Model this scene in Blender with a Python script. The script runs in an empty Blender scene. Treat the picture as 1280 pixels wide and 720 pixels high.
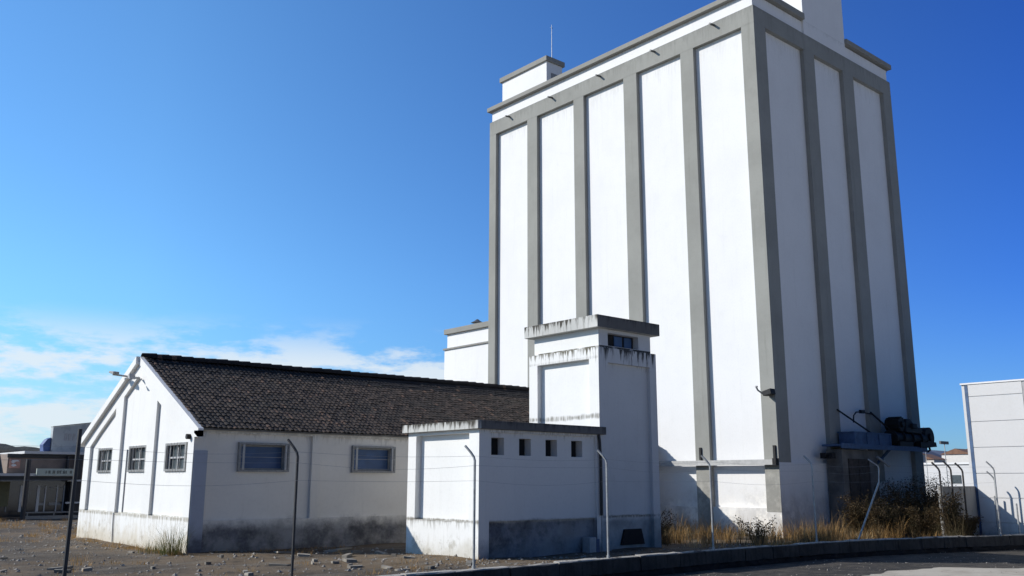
import bpy, bmesh, math, random
from mathutils import Vector, Matrix
random.seed(7)
R = math.radians
scene = bpy.context.scene
COL = scene.collection

# ------------------------------------------------------------------ helpers
class MB:
    """collects geometry, then links it as ONE mesh object"""
    def __init__(s): s.v = []; s.f = []; s.m = []
    def poly(s, pts, mi=0):
        b = len(s.v); s.v += [tuple(p) for p in pts]; s.f.append(tuple(range(b, b+len(pts)))); s.m.append(mi)
    def box(s, x0, x1, y0, y1, z0, z1, mi=0):
        b = len(s.v)
        s.v += [(x0,y0,z0),(x1,y0,z0),(x1,y1,z0),(x0,y1,z0),(x0,y0,z1),(x1,y0,z1),(x1,y1,z1),(x0,y1,z1)]
        for q in ((0,3,2,1),(4,5,6,7),(0,1,5,4),(1,2,6,5),(2,3,7,6),(3,0,4,7)):
            s.f.append(tuple(b+i for i in q)); s.m.append(mi)
        return s
    def prism(s, prof, axis, a0, a1, mi=0):
        """prof = list of (u,z) counter-clockwise; axis 'x': u is y ; axis 'y': u is x"""
        b = len(s.v); n = len(prof)
        for a in (a0, a1):
            for u, z in prof: s.v.append((a,u,z) if axis == 'x' else (u,a,z))
        s.f.append(tuple(b+i for i in range(n))[::-1]); s.m.append(mi)
        s.f.append(tuple(b+n+i for i in range(n))); s.m.append(mi)
        for i in range(n):
            j = (i+1) % n; s.f.append((b+i, b+j, b+n+j, b+n+i)); s.m.append(mi)
        return s
    def tube(s, pts, r, n=8, r2=None, mi=0):
        pts = [Vector(p) for p in pts]; m = len(pts); b = len(s.v); up = None
        for k, p in enumerate(pts):
            d = (pts[min(k+1,m-1)] - pts[max(k-1,0)]).normalized()
            a = Vector((0,0,1)) if abs(d.z) < .9 else Vector((1,0,0))
            u = d.cross(a).normalized() if up is None else (up - d*up.dot(d)).normalized()
            up = u; w = d.cross(u)
            rr = r if r2 is None else r + (r2-r)*k/(m-1)
            for i in range(n):
                t = 2*math.pi*i/n; s.v.append(tuple(p + u*(rr*math.cos(t)) + w*(rr*math.sin(t))))
        for k in range(m-1):
            for i in range(n):
                j = (i+1) % n; s.f.append((b+k*n+i, b+k*n+j, b+(k+1)*n+j, b+(k+1)*n+i)); s.m.append(mi)
        s.f.append(tuple(b+i for i in range(n))[::-1]); s.m.append(mi)
        s.f.append(tuple(b+(m-1)*n+i for i in range(n))); s.m.append(mi)
        return s
    def facade(s, us, vs, depth, place, mats=None):
        """height-field wall. us: n+1 edges; vs: list (n+1) of lists of m+1 heights; depth[i][j] inward depth or None = nothing.
        place(u, v, d) -> xyz"""
        n = len(us)-1; m = len(vs[0])-1
        for i in range(n):
            for j in range(m):
                d = depth(i, j)
                if d is None: continue
                mi = mats(i, j) if mats else 0
                s.poly([place(us[i],vs[i][j],d), place(us[i+1],vs[i+1][j],d), place(us[i+1],vs[i+1][j+1],d), place(us[i],vs[i][j+1],d)], mi)
                if i+1 < n:
                    e = depth(i+1, j)
                    if e is not None and abs(e-d) > 1e-6:
                        s.poly([place(us[i+1],vs[i+1][j],d), place(us[i+1],vs[i+1][j],e), place(us[i+1],vs[i+1][j+1],e), place(us[i+1],vs[i+1][j+1],d)])
                if j+1 < m:
                    e = depth(i, j+1)
                    if e is not None and abs(e-d) > 1e-6:
                        s.poly([place(us[i],vs[i][j+1],d), place(us[i+1],vs[i+1][j+1],d), place(us[i+1],vs[i+1][j+1],e), place(us[i],vs[i][j+1],e)])
        return s
    def build(s, name, mat, parent=None, bevel=0, smooth=False, recalc=True):
        me = bpy.data.meshes.new(name); me.from_pydata(s.v, [], s.f)
        mats = mat if isinstance(mat, (list, tuple)) else [mat]
        for q in mats: me.materials.append(q)
        if len(mats) > 1: me.polygons.foreach_set('material_index', s.m)
        me.update()
        if recalc:
            bm = bmesh.new(); bm.from_mesh(me); bmesh.ops.recalc_face_normals(bm, faces=bm.faces); bm.to_mesh(me); bm.free()
        if smooth: me.polygons.foreach_set('use_smooth', [True]*len(me.polygons))
        o = bpy.data.objects.new(name, me); COL.objects.link(o)
        if parent:
            o.parent = parent; o.matrix_parent_inverse = Matrix.Translation(-Vector(parent.location))
        if bevel:
            b = o.modifiers.new('bevel', 'BEVEL'); b.width = bevel; b.segments = 2; b.limit_method = 'ANGLE'
        return o

def thing(name, loc, label, cat, group=None):
    o = bpy.data.objects.new(name, None); o.location = loc; COL.objects.link(o); o.empty_display_size = .2
    return tag(o, label, cat, group)
def tag(o, label, cat, group=None, kind=None):
    o['label'] = label; o['category'] = cat
    if group: o['group'] = group
    if kind: o['kind'] = kind
    return o
def struct(o, label=None):
    o['kind'] = 'structure'
    if label: o['label'] = label
    return o
def copy_thing(o, loc):
    c = o.copy(); COL.objects.link(c); c.location = loc
    for ch in list(o.children):
        d = ch.copy(); COL.objects.link(d); d.parent = c; d.matrix_parent_inverse = ch.matrix_parent_inverse.copy()
        for g in ch.children:
            e = g.copy(); COL.objects.link(e); e.parent = d
    return c

# ------------------------------------------------------------------ materials
def new_mat(name):
    m = bpy.data.materials.new(name); m.use_nodes = True
    nt = m.node_tree; return m, nt, nt.nodes['Principled BSDF']
class N:
    def __init__(s, nt): s.nt = nt
    def n(s, t, **k):
        x = s.nt.nodes.new(t)
        for a, b in k.items():
            if a.startswith('i_'):
                key = a[2:]; key = int(key) if key.isdigit() else key.replace('_', ' ')
                x.inputs[key].default_value = b
            else: setattr(x, a, b)
        return x
    def l(s, a, b): s.nt.links.new(a, b)
    def math(s, op, a, b=None, c=None, clamp=False):
        x = s.nt.nodes.new('ShaderNodeMath'); x.operation = op; x.use_clamp = clamp
        for i, q in enumerate((a, b, c)):
            if q is None: continue
            if isinstance(q, (int, float)): x.inputs[i].default_value = q
            else: s.l(q, x.inputs[i])
        return x.outputs[0]
    def mix(s, fac, a, b, mode='MIX'):
        x = s.nt.nodes.new('ShaderNodeMix'); x.data_type = 'RGBA'; x.blend_type = mode
        for k, q in ((0, fac), (6, a), (7, b)):
            if isinstance(q, (int, float)): x.inputs[k].default_value = q
            elif isinstance(q, tuple): x.inputs[k].default_value = (*q, 1) if len(q) == 3 else q
            else: s.l(q, x.inputs[k])
        return x.outputs[2]
    def ramp(s, fac, a, b):
        x = s.nt.nodes.new('ShaderNodeMapRange'); x.inputs[1].default_value = a; x.inputs[2].default_value = b
        x.interpolation_type = 'SMOOTHSTEP'; s.l(fac, x.inputs[0]); return x.outputs[0]
    def noise(s, vec, scale, detail=4, rough=.55, stretch=None):
        if stretch:
            mp = s.nt.nodes.new('ShaderNodeMapping'); mp.inputs['Scale'].default_value = stretch; s.l(vec, mp.inputs[0]); vec = mp.outputs[0]
        x = s.nt.nodes.new('ShaderNodeTexNoise'); x.inputs['Scale'].default_value = scale
        x.inputs['Detail'].default_value = detail; x.inputs['Roughness'].default_value = rough
        s.l(vec, x.inputs['Vector']); return x.outputs['Fac']
    def bump(s, h, strength, dist, bsdf):
        x = s.nt.nodes.new('ShaderNodeBump'); x.inputs['Strength'].default_value = strength; x.inputs['Distance'].default_value = dist
        s.l(h, x.inputs['Height']); s.l(x.outputs[0], bsdf.inputs['Normal'])

def stucco(name, base, dirt=(.16,.14,.11), drips=(), damp=None, damp_amt=1, patch=.06, ledges=(), base_dirt=None, yellow=0, bumpd=.006):
    """painted render. drips: list of (z_top, length, amount); damp: (z_top, softness, colour); ledges: (z, thickness)"""
    m, nt, b = new_mat(name); q = N(nt)
    g = q.n('ShaderNodeNewGeometry'); pos = g.outputs['Position']
    sp = q.n('ShaderNodeSeparateXYZ'); q.l(pos, sp.inputs[0]); z = sp.outputs[2]
    big = q.noise(pos, .45, 5, .6); fine = q.noise(pos, 14, 4, .6); mid = q.noise(pos, 2.2, 5, .6)
    streak = q.noise(pos, 3.0, 5, .65, (1.6,1.6,.10)); streak2 = q.noise(pos, 6.5, 4, .7, (1.6,1.6,.16))
    c = q.mix(q.math('MULTIPLY', q.ramp(big, .35, .7), patch*2.2), base, tuple(v*.80 for v in base))
    c = q.mix(q.math('MULTIPLY', q.ramp(mid, .5, .8), patch*1.6), c, tuple(v*.78 for v in base))
    c = q.mix(q.math('MULTIPLY', q.ramp(streak, .52, .8), patch*2), c, (base[0]*.72, base[1]*.72, base[2]*.7))
    for zt, ln, am in drips:
        d = q.math('SUBTRACT', zt, z)                       # distance below the ledge
        reach = q.math('MULTIPLY', q.ramp(streak2, .38, .75), ln)
        t = q.math('DIVIDE', d, q.math('ADD', reach, .02))
        f = q.math('POWER', q.math('SUBTRACT', 1, q.ramp(t, -.1, 1.25)), .8); f = q.math('MULTIPLY', f, q.math('GREATER_THAN', d, -.02))
        f = q.math('MULTIPLY', q.math('MULTIPLY', f, q.ramp(q.noise(pos, 1.7, 4, .6, (1.6,1.6,.3)), .25, .6)), am, clamp=True)
        c = q.mix(f, c, dirt)
    for zt, th, am in ledges:
        d = q.math('ABSOLUTE', q.math('SUBTRACT', z, zt))
        f = q.math('MULTIPLY', q.math('SUBTRACT', 1, q.ramp(q.math('ADD', d, q.math('MULTIPLY', q.math('SUBTRACT', mid, .5), th*1.6)), th*.2, th*1.2)), q.math('MULTIPLY', q.ramp(streak2, .3, .62), am), clamp=True)
        c = q.mix(f, c, dirt)
    if base_dirt:
        zt, am, colr = base_dirt
        d = q.math('ADD', z, q.math('MULTIPLY', q.math('SUBTRACT', mid, .5), .9))
        f = q.math('MULTIPLY', q.math('SUBTRACT', 1, q.ramp(d, .0, zt)), am, clamp=True)
        c = q.mix(f, c, colr)
        f2 = q.math('MULTIPLY', q.math('MULTIPLY', q.math('SUBTRACT', 1, q.ramp(z, zt*.9, zt*1.3)), q.ramp(streak2, .5, .68)), am*.8, clamp=True)
        c = q.mix(q.math('MULTIPLY', f2, .5), c, tuple(v*.7 for v in colr))
        f3 = q.math('MULTIPLY', q.math('SUBTRACT', 1, q.ramp(z, zt*.7, zt*1.35)), q.ramp(q.noise(pos, 2.6, 7, .72), .52, .66)); c = q.mix(q.math('MULTIPLY', f3, .45), c, tuple(v*.6 for v in colr))
    if damp:
        zt, soft, colr = damp
        w = q.math('ADD', z, q.math('MULTIPLY', q.math('SUBTRACT', q.noise(pos, 1.3, 7, .68), .5), soft*2.0))
        f = q.math('MULTIPLY', q.math('SUBTRACT', 1, q.ramp(w, zt-soft, zt)), q.math('MULTIPLY', q.math('ADD', .72, q.math('MULTIPLY', q.ramp(q.noise(pos, .8, 6, .7), .62, .40), .28)), damp_amt), clamp=True)
        c = q.mix(f, c, q.mix(q.ramp(q.noise(pos, 1.5, 7, .7), .42, .66), colr, tuple(v*2.6 for v in colr)))
    c = q.mix(q.math('MULTIPLY', q.ramp(fine, .45, .8), .10), c, tuple(v*.5 for v in base))
    q.l(c, b.inputs['Base Color']); b.inputs['Roughness'].default_value = .92; b.inputs['Specular IOR Level'].default_value = .2
    q.bump(q.math('ADD', q.math('MULTIPLY', mid, 1.5), q.math('MULTIPLY', fine, .35)), .5, bumpd, b)
    return m

def simple(name, colr, rough=.6, metal=0, var=.25, scale=6, bump=0, spec=.5):
    m, nt, b = new_mat(name); q = N(nt)
    g = q.n('ShaderNodeNewGeometry'); f = q.noise(g.outputs['Position'], scale, 5, .6)
    c = q.mix(q.ramp(f, .3, .75), colr, tuple(v*(1-var) for v in colr))
    q.l(c, b.inputs['Base Color']); b.inputs['Roughness'].default_value = rough; b.inputs['Metallic'].default_value = metal
    b.inputs['Specular IOR Level'].default_value = spec
    if bump: q.bump(f, .6, bump, b)
    return m
def glass(name, colr, rough=.12):
    m, nt, b = new_mat(name); q = N(nt)
    g = q.n('ShaderNodeNewGeometry'); f = q.noise(g.outputs['Position'], 3, 3)
    q.l(q.mix(f, colr, tuple(v*.4 for v in colr)), b.inputs['Base Color'])
    b.inputs['Roughness'].default_value = rough; b.inputs['Specular IOR Level'].default_value = .5
    return m
def foliage(name, c1, c2, scale=3, trans=.25):
    m, nt, b = new_mat(name); q = N(nt)
    g = q.n('ShaderNodeNewGeometry'); f = q.noise(g.outputs['Position'], scale, 3)
    rnd = g.outputs['Random Per Island']
    c = q.mix(q.ramp(f, .35, .65), c1, c2); c = q.mix(q.math('MULTIPLY', rnd, .55), c, tuple(v*.45 for v in c1))
    q.l(c, b.inputs['Base Color']); b.inputs['Roughness'].default_value = .75; b.inputs['Specular IOR Level'].default_value = .2
    t = q.n('ShaderNodeBsdfTranslucent'); q.l(c, t.inputs['Color'])
    ms = q.n('ShaderNodeMixShader'); ms.inputs[0].default_value = trans
    q.l(b.outputs[0], ms.inputs[1]); q.l(t.outputs[0], ms.inputs[2]); q.l(ms.outputs[0], nt.nodes['Material Output'].inputs[0])
    return m

WHITE = (.78,.78,.77)
M = {}
M['silo_white'] = stucco('silo_white', (.79,.785,.775), dirt=(.5,.5,.48), drips=[(20.95,1.6,.35),(22.4,.4,.4)], patch=.09, damp=(2.0,1.6,(.38,.36,.32)), damp_amt=.6, bumpd=.004)
M['silo_grey'] = stucco('silo_grey', (.31,.31,.285), dirt=(.15,.15,.14), drips=[(21.74,.9,.35)], patch=.3, damp=(3.0,1.6,(.24,.23,.21)), damp_amt=.5, bumpd=.006)
M['silo_coping'] = stucco('silo_coping', (.29,.285,.26), patch=.2)
M['hut_white'] = stucco('hut_white', (.80,.795,.77), dirt=(.30,.27,.2), drips=[(.95,.5,.4)], ledges=[(.90,.07,.75)], base_dirt=(.7,.6,(.48,.40,.26)), patch=.12)
M['hut_shade'] = stucco('hut_shade', (.80,.76,.69), dirt=(.25,.23,.2), drips=[(3.42,.4,.45)], damp=(.98,.5,(.055,.055,.062)), damp_amt=.95, patch=.16)  # shaded-wall copy: base warmed to offset the blue shade; damp at the foot
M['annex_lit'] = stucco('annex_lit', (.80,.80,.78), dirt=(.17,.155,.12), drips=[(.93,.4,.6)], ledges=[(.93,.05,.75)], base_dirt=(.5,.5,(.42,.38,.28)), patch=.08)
M['annex_shade'] = stucco('annex_shade', (.78,.76,.73), dirt=(.2,.19,.17), drips=[(3.4,.3,.5)], damp=(1.0,.16,(.05,.055,.07)), damp_amt=.95, patch=.12)  # shaded copy of the lit annex wall, shade tone in the base; damp below
M['annex_pil'] = stucco('annex_pil', (.78,.76,.73), dirt=(.2,.19,.17), drips=[(3.4,.3,.5)], damp=(.62,.6,(.07,.075,.09)), damp_amt=.8, patch=.14)  # pilasters of the shaded wall: same shade-toned base, less damp
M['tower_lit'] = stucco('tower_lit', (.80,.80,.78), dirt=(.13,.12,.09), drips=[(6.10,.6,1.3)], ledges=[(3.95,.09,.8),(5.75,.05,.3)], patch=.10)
M['tower_shade'] = stucco('tower_shade', (.66,.66,.66), dirt=(.07,.07,.07), drips=[(6.12,.8,1.6)], ledges=[(.95,.06,.7)], damp=(.95,.2,(.10,.12,.13)), damp_amt=.7, patch=.16)  # shaded copy of the lit tower wall: shade painted into base, plus stains
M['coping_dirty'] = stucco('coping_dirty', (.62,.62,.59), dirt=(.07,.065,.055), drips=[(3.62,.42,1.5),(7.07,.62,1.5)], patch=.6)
M['coping_shade'] = stucco('coping_shade', (.17,.165,.16), dirt=(.04,.04,.04), drips=[(3.62,.3,.9),(7.07,.5,.9)], patch=.5)  # same coping darkened for its shaded sides: shade painted into base, plus drips
M['panel_white'] = stucco('panel_white', (.64,.635,.63), patch=.08, base_dirt=(.6,.4,(.4,.36,.3)), bumpd=.003)
M['joint_grey'] = simple('joint_grey', (.42,.42,.42), .8)
M['grey_wall'] = stucco('grey_wall', (.34,.335,.32), patch=.25, drips=[(1.8,.6,.5)])
M['galv'] = simple('galvanised_post', (.42,.43,.43), .55, .3, .35, 9)
M['galv_dark'] = simple('dark_post', (.045,.042,.042), .6, 0, .3, 9)
M['steel_blue'] = simple('blue_painted_steel', (.06,.12,.24), .55, 0, .4, 5)
M['machine'] = simple('greasy_dark_steel', (.018,.018,.02), .6, 0, .6, 7, .01, .3)
M['rust'] = simple('rusty_steel', (.085,.07,.06), .85, 0, .5, 8, .01)
M['frame'] = simple('window_frame_grey', (.30,.30,.29), .6, 0, .3, 12)
M['glass'] = glass('dark_window_glass', (.09,.11,.12), .3)
M['glass_blue'] = glass('blue_window_glass', (.045,.12,.28), .5)
M['dark'] = simple('dark_interior', (.012,.012,.014), .9)
M['pipe'] = simple('grey_pipe', (.45,.45,.44), .6, 0, .25, 5)
M['lamp'] = simple('lamp_metal', (.12,.12,.12), .5, .3)
M['box_white'] = simple('meter_box_paint', (.45,.45,.45), .6, 0, .2, 8)
M['concrete_dark'] = simple('pier_concrete', (.20,.19,.175), .9, 0, .5, 1.6, .02)
M['strip_grey'] = stucco('strip_grey', (.42,.45,.52), damp=(.8,.7,(.06,.06,.07)), damp_amt=.9, patch=.15)
M['beam'] = None

def tile_mat():
    m, nt, b = new_mat('weathered_roof_tile'); q = N(nt)
    g = q.n('ShaderNodeNewGeometry'); pos = g.outputs['Position']
    sp = q.n('ShaderNodeSeparateXYZ'); q.l(pos, sp.inputs[0])
    a = q.noise(pos, 9, 4, .7); bb = q.noise(pos, .7, 4, .6)
    # one tone per tile: voronoi-like cell from snapped coordinates
    sn = q.n('ShaderNodeVectorMath', operation='SNAP'); q.l(pos, sn.inputs[0]); sn.inputs[1].default_value = (.165,.205,9)
    wn = q.n('ShaderNodeTexWhiteNoise'); q.l(sn.outputs[0], wn.inputs[0])
    c = q.mix(wn.outputs[0], (.040,.030,.024), (.098,.072,.056))
    c = q.mix(q.ramp(a, .4, .75), c, (.03,.028,.025)); c = q.mix(q.math('MULTIPLY', q.ramp(bb, .45, .7), .5), c, (.035,.034,.030))
    c = q.mix(q.math('MULTIPLY', q.ramp(sp.outputs[2], 5.50, 5.58), .85), c, (.012,.012,.014))
    c = q.mix(q.math('MULTIPLY', q.math('GREATER_THAN', wn.outputs[0], .965), .6), c, (.16,.10,.07))
    c = q.mix(q.math('MULTIPLY', q.ramp(q.noise(pos, 1.9, 6, .7), .60, .70), .35), c, (.12,.115,.08))
    q.l(c, b.inputs['Base Color']); b.inputs['Roughness'].default_value = .8; b.inputs['Specular IOR Level'].default_value = .2
    q.bump(a, .5, .01, b); return m
M['tile'] = tile_mat()

def ground_mat():
    m, nt, b = new_mat('yard_ground'); q = N(nt)
    g = q.n('ShaderNodeNewGeometry'); pos = g.outputs['Position']
    big = q.noise(pos, .22, 5, .6); mid = q.noise(pos, 1.6, 6, .65); fine = q.noise(pos, 22, 5, .75); f2 = q.noise(pos, 60, 3, .7)
    c = q.mix(q.ramp(big, .42, .6), (.105,.086,.066), (.185,.138,.090))
    c = q.mix(q.math('MULTIPLY', q.ramp(mid, .5, .68), .7), c, (.05,.044,.037))
    tr = q.noise(pos, .9, 4, .6, (.25,1.6,1)); c = q.mix(q.math('MULTIPLY', q.ramp(tr, .52, .62), .55), c, (.20,.175,.14))
    c = q.mix(q.math('MULTIPLY', q.ramp(fine, .57, .67), .6), c, (.22,.195,.165))
    c = q.mix(q.math('MULTIPLY', q.ramp(f2, .58, .7), .6), c, (.03,.028,.025))
    dry = q.noise(pos, .5, 4, .6)
    c = q.mix(q.math('MULTIPLY', q.ramp(dry, .54, .68), .5), c, (.17,.11,.05))
    q.l(c, b.inputs['Base Color']); b.inputs['Roughness'].default_value = .95; b.inputs['Specular IOR Level'].default_value = .15
    q.bump(q.math('ADD', mid, fine), .9, .05, b); return m
M['ground'] = ground_mat()
def street_mat():
    m, nt, b = new_mat('pale_street'); q = N(nt)
    g = q.n('ShaderNodeNewGeometry'); pos = g.outputs['Position']
    mid = q.noise(pos, 1.4, 6, .65); fine = q.noise(pos, 30, 4, .7)
    c = q.mix(q.ramp(mid, .4, .65), (.46,.42,.35), (.36,.32,.26)); c = q.mix(q.math('MULTIPLY', q.ramp(fine, .55, .7), .6), c, (.22,.2,.17))
    q.l(c, b.inputs['Base Color']); b.inputs['Roughness'].default_value = .95; q.bump(fine, .5, .02, b); return m
M['street'] = street_mat()
def verge_mat():
    m, nt, b = new_mat('dark_verge'); q = N(nt)
    g = q.n('ShaderNodeNewGeometry'); pos = g.outputs['Position']
    mid = q.noise(pos, 2.4, 6, .65); fine = q.noise(pos, 12, 5, .75)
    c = q.mix(q.ramp(mid, .42, .62), (.030,.027,.024), (.070,.060,.049)); c = q.mix(q.math('MULTIPLY', q.ramp(fine, .58, .68), .5), c, (.12,.11,.10))
    q.l(c, b.inputs['Base Color']); b.inputs['Roughness'].default_value = .95; q.bump(q.math('ADD', mid, fine), .9, .06, b); return m
M['verge'] = verge_mat()
def beam_mat():
    m, nt, b = new_mat('old_kerb_concrete'); q = N(nt)
    g = q.n('ShaderNodeNewGeometry'); pos = g.outputs['Position']
    sp = q.n('ShaderNodeSeparateXYZ'); q.l(pos, sp.inputs[0]); z = sp.outputs[2]
    mid = q.noise(pos, 1.3, 6, .65); fine = q.noise(pos, 10, 5, .75); st = q.noise(pos, 4, 4, .6, (2.2,2.2,.3))
    c = q.mix(q.ramp(mid, .4, .65), (.060,.056,.052), (.030,.028,.027)); c = q.mix(q.math('MULTIPLY', q.ramp(st, .5, .62), .6), c, (.018,.017,.016))
    c = q.mix(q.math('MULTIPLY', q.ramp(fine, .58, .7), .3), c, (.11,.105,.095))
    c = q.mix(q.math('MULTIPLY', q.ramp(z, .155, .19), q.ramp(q.noise(pos, 3, 4), .3, .5)), c, (.42,.39,.34))
    q.l(c, b.inputs['Base Color']); b.inputs['Roughness'].default_value = .95; q.bump(q.math('ADD', mid, fine), .9, .03, b); return m
M['beam'] = beam_mat()
M['stone'] = simple('footing_stone', (.022,.021,.022), .95, 0, .6, 5, .05, .2)
M['pebble'] = simple('pebble', (.34,.31,.27), .9, 0, .6, 1.5)
M['drygrass'] = foliage('dry_grass', (.52,.31,.115), (.36,.24,.11), 1.0, .3)
M['drygrass_dark'] = foliage('dark_dry_stalks', (.19,.13,.07), (.09,.08,.04), 1.2, .2)
M['green'] = foliage('weed_green', (.10,.12,.035), (.16,.14,.05), 3, .3)
M['bush'] = foliage('bush_leaf', (.050,.042,.022), (.13,.085,.042), 1.2, .2)
M['drybush'] = foliage('dry_bush_leaf', (.16,.10,.05), (.10,.085,.04), 2, .25)
M['stem'] = simple('plant_stem', (.09,.06,.035), .9)

# ------------------------------------------------------------------ camera
YAW, PITCH, ROLL, F = 0.857037086, 0.208057249, 0.00207311, 1141.71022
fw = Vector((math.cos(PITCH)*math.cos(YAW), math.cos(PITCH)*math.sin(YAW), math.sin(PITCH)))
rt = Vector((math.sin(YAW), -math.cos(YAW), 0)); up = rt.cross(fw)
r2 = rt*math.cos(ROLL) + up*math.sin(ROLL); u2 = up*math.cos(ROLL) - rt*math.sin(ROLL)
cd = bpy.data.cameras.new('camera'); cam = bpy.data.objects.new('camera', cd); COL.objects.link(cam)
mat = Matrix((r2, u2, -fw)).transposed().to_4x4(); mat.translation = Vector((0,0,2)); cam.matrix_world = mat
cd.sensor_width = 36; cd.lens = 36*F/1280; cd.clip_end = 5000; cd.clip_start = .1
scene.camera = cam

# ------------------------------------------------------------------ light and sky
TO_SUN = Vector((-1, .93, .80)).normalized()
EL = math.asin(TO_SUN.z); AZ = math.atan2(TO_SUN.x, TO_SUN.y)
sd = bpy.data.lights.new('sun', 'SUN'); sun = bpy.data.objects.new('sun', sd); COL.objects.link(sun)
sd.energy = 5.0; sd.angle = R(.55); sd.color = (1, .955, .88)
sun.rotation_euler = TO_SUN.to_track_quat('Z', 'Y').to_euler(); sun.location = (-20, 20, 30)
w = bpy.data.worlds.new('World'); scene.world = w; w.use_nodes = True
nt = w.node_tree; q = N(nt); bg = nt.nodes['Background']
sky = q.n('ShaderNodeTexSky', sky_type='NISHITA', sun_disc=False, sun_elevation=EL, sun_rotation=AZ, air_density=1.0, dust_density=.3, ozone_density=2.5, altitude=50)
tc = q.n('ShaderNodeTexCoord'); sx = q.n('ShaderNodeSeparateXYZ'); q.l(tc.outputs['Generated'], sx.inputs[0])
dz = sx.outputs[2]
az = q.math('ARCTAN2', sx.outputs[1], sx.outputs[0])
# sky tint in view: deep blue away from the sun and paler towards it
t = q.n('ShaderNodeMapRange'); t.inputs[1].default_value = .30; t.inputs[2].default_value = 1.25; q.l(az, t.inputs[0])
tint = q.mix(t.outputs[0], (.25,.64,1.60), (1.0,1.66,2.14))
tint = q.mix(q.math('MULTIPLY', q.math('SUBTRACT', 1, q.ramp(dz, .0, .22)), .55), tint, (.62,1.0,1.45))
tint = q.mix(q.ramp(q.math('MULTIPLY', az, -1), -.22, .25), tint, (.24,.44,.76))  # sky outside the view dimmed and greyed to cut fill on shaded faces
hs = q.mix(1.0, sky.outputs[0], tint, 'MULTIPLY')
# cloud sheet: a thin broken layer low in the sky, thickest on the far left
cv = q.n('ShaderNodeCombineXYZ'); q.l(az, cv.inputs[0]); q.l(q.math('MULTIPLY', dz, 3.2), cv.inputs[1])
cn = q.noise(cv.outputs[0], 9.0, 10, .62); cn2 = q.noise(cv.outputs[0], 3.1, 3, .5)
low = q.math('MULTIPLY', q.ramp(dz, -.01, .04), q.math('SUBTRACT', 1, q.ramp(dz, .115, .175)))
side = q.ramp(az, .80, 1.18)
dens = q.math('ADD', cn, q.math('MULTIPLY', q.math('SUBTRACT', cn2, .5), .55))
dens = q.math('ADD', dens, q.math('MULTIPLY', q.math('SUBTRACT', side, 1), .10))
cl = q.math('MULTIPLY', q.ramp(dens, .405, .57), q.math('MULTIPLY', low, q.ramp(az, .74, .92)))
cl = q.math('MULTIPLY', cl, .86, clamp=True)
haze = q.math('MULTIPLY', q.math('MULTIPLY', q.math('SUBTRACT', 1, q.ramp(dz, .02, .13)), q.ramp(az, .7, 1.3)), .45)
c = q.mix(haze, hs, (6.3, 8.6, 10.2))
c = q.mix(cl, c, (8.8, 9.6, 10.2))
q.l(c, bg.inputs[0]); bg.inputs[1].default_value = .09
scene.view_settings.view_transform = 'Standard'; scene.view_settings.look = 'None'; scene.view_settings.exposure = 0; scene.view_settings.gamma = 1

# ------------------------------------------------------------------ terrain, street
WL = [(-30,16.4),(4.4,15.55),(11.87,15.4),(14.88,15.52),(17.8,15.66),(20.9,15.7),(23.5,15.65),(26,15.55),(28.5,15.2),(31.58,14.4),(33.5,13.8),(35.55,13.1)]   # outer edge line of the retaining wall
g = MB(); g.box(-3000,3000,-3000,3000,-.6,-.31); struct(g.build('street', M['street']))
# dark verge strip between wall and street
vg = MB()
rr = random.Random(3)
pa = []
for i in range(200):
    t = i/199; x = -25 + t*61
    y = None
    for k in range(len(WL)-1):
        if WL[k][0] <= x <= WL[k+1][0]:
            s = (x-WL[k][0])/(WL[k+1][0]-WL[k][0]); y = WL[k][1]*(1-s)+WL[k+1][1]*s
    if y is None: y = WL[-1][1]
    e = ([-60, 8.5], [18, 10.2], [21.5, 12.1], [24, 12.45], [26.4, 12.0], [27.2, 10.6], [31, 9.5], [36, 8.6], [60, 8])
    for k in range(len(e)-1):
        if e[k][0] <= x <= e[k+1][0]:
            s_ = (x-e[k][0])/(e[k+1][0]-e[k][0]); ye = e[k][1]*(1-s_)+e[k+1][1]*s_
    pa.append((x, y+.1, ye+rr.uniform(-.12,.12)))
for i in range(len(pa)-1):
    vg.poly([(pa[i][0],pa[i][1],-.306),(pa[i][0],pa[i][2],-.306),(pa[i+1][0],pa[i+1][2],-.306),(pa[i+1][0],pa[i+1][1],-.306)])
struct(vg.build('verge', M['verge']))
# yard: a gently uneven sheet from the wall back to the horizon
def hgt(x, y):
    return .03*math.sin(x*.9+1)*math.sin(y*.7) + .02*math.sin(x*2.3+y*1.7)
def wall_y(x):
    for k in range(len(WL)-1):
        if WL[k][0] <= x <= WL[k+1][0]:
            s = (x-WL[k][0])/(WL[k+1][0]-WL[k][0]); return WL[k][1]*(1-s)+WL[k+1][1]*s
    return WL[-1][1] if x > WL[-1][0] else WL[0][1]
xs = [-2500,-600,-150,-60,-30]+[-30+ .6*i for i in range(1,125)]+[60,150,600,2500]
yo = [.15+.5*i for i in range(70)]+[40,60,110,300,900,2800]
vs = []; fs = []
for x in xs:
    y0 = wall_y(x)
    for d in yo:
        y = y0+d; vs.append((x, y, -.03 + (hgt(x,y) if d < 36 else 0)))
n = len(yo)
for i in range(len(xs)-1):
    for j in range(n-1): fs.append((i*n+j,(i+1)*n+j,(i+1)*n+j+1,i*n+j+1))
yd = MB(); yd.v = vs; yd.f = fs; yd.m = [0]*len(fs); struct(yd.build('ground', M['ground'], smooth=True, recalc=False))

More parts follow.
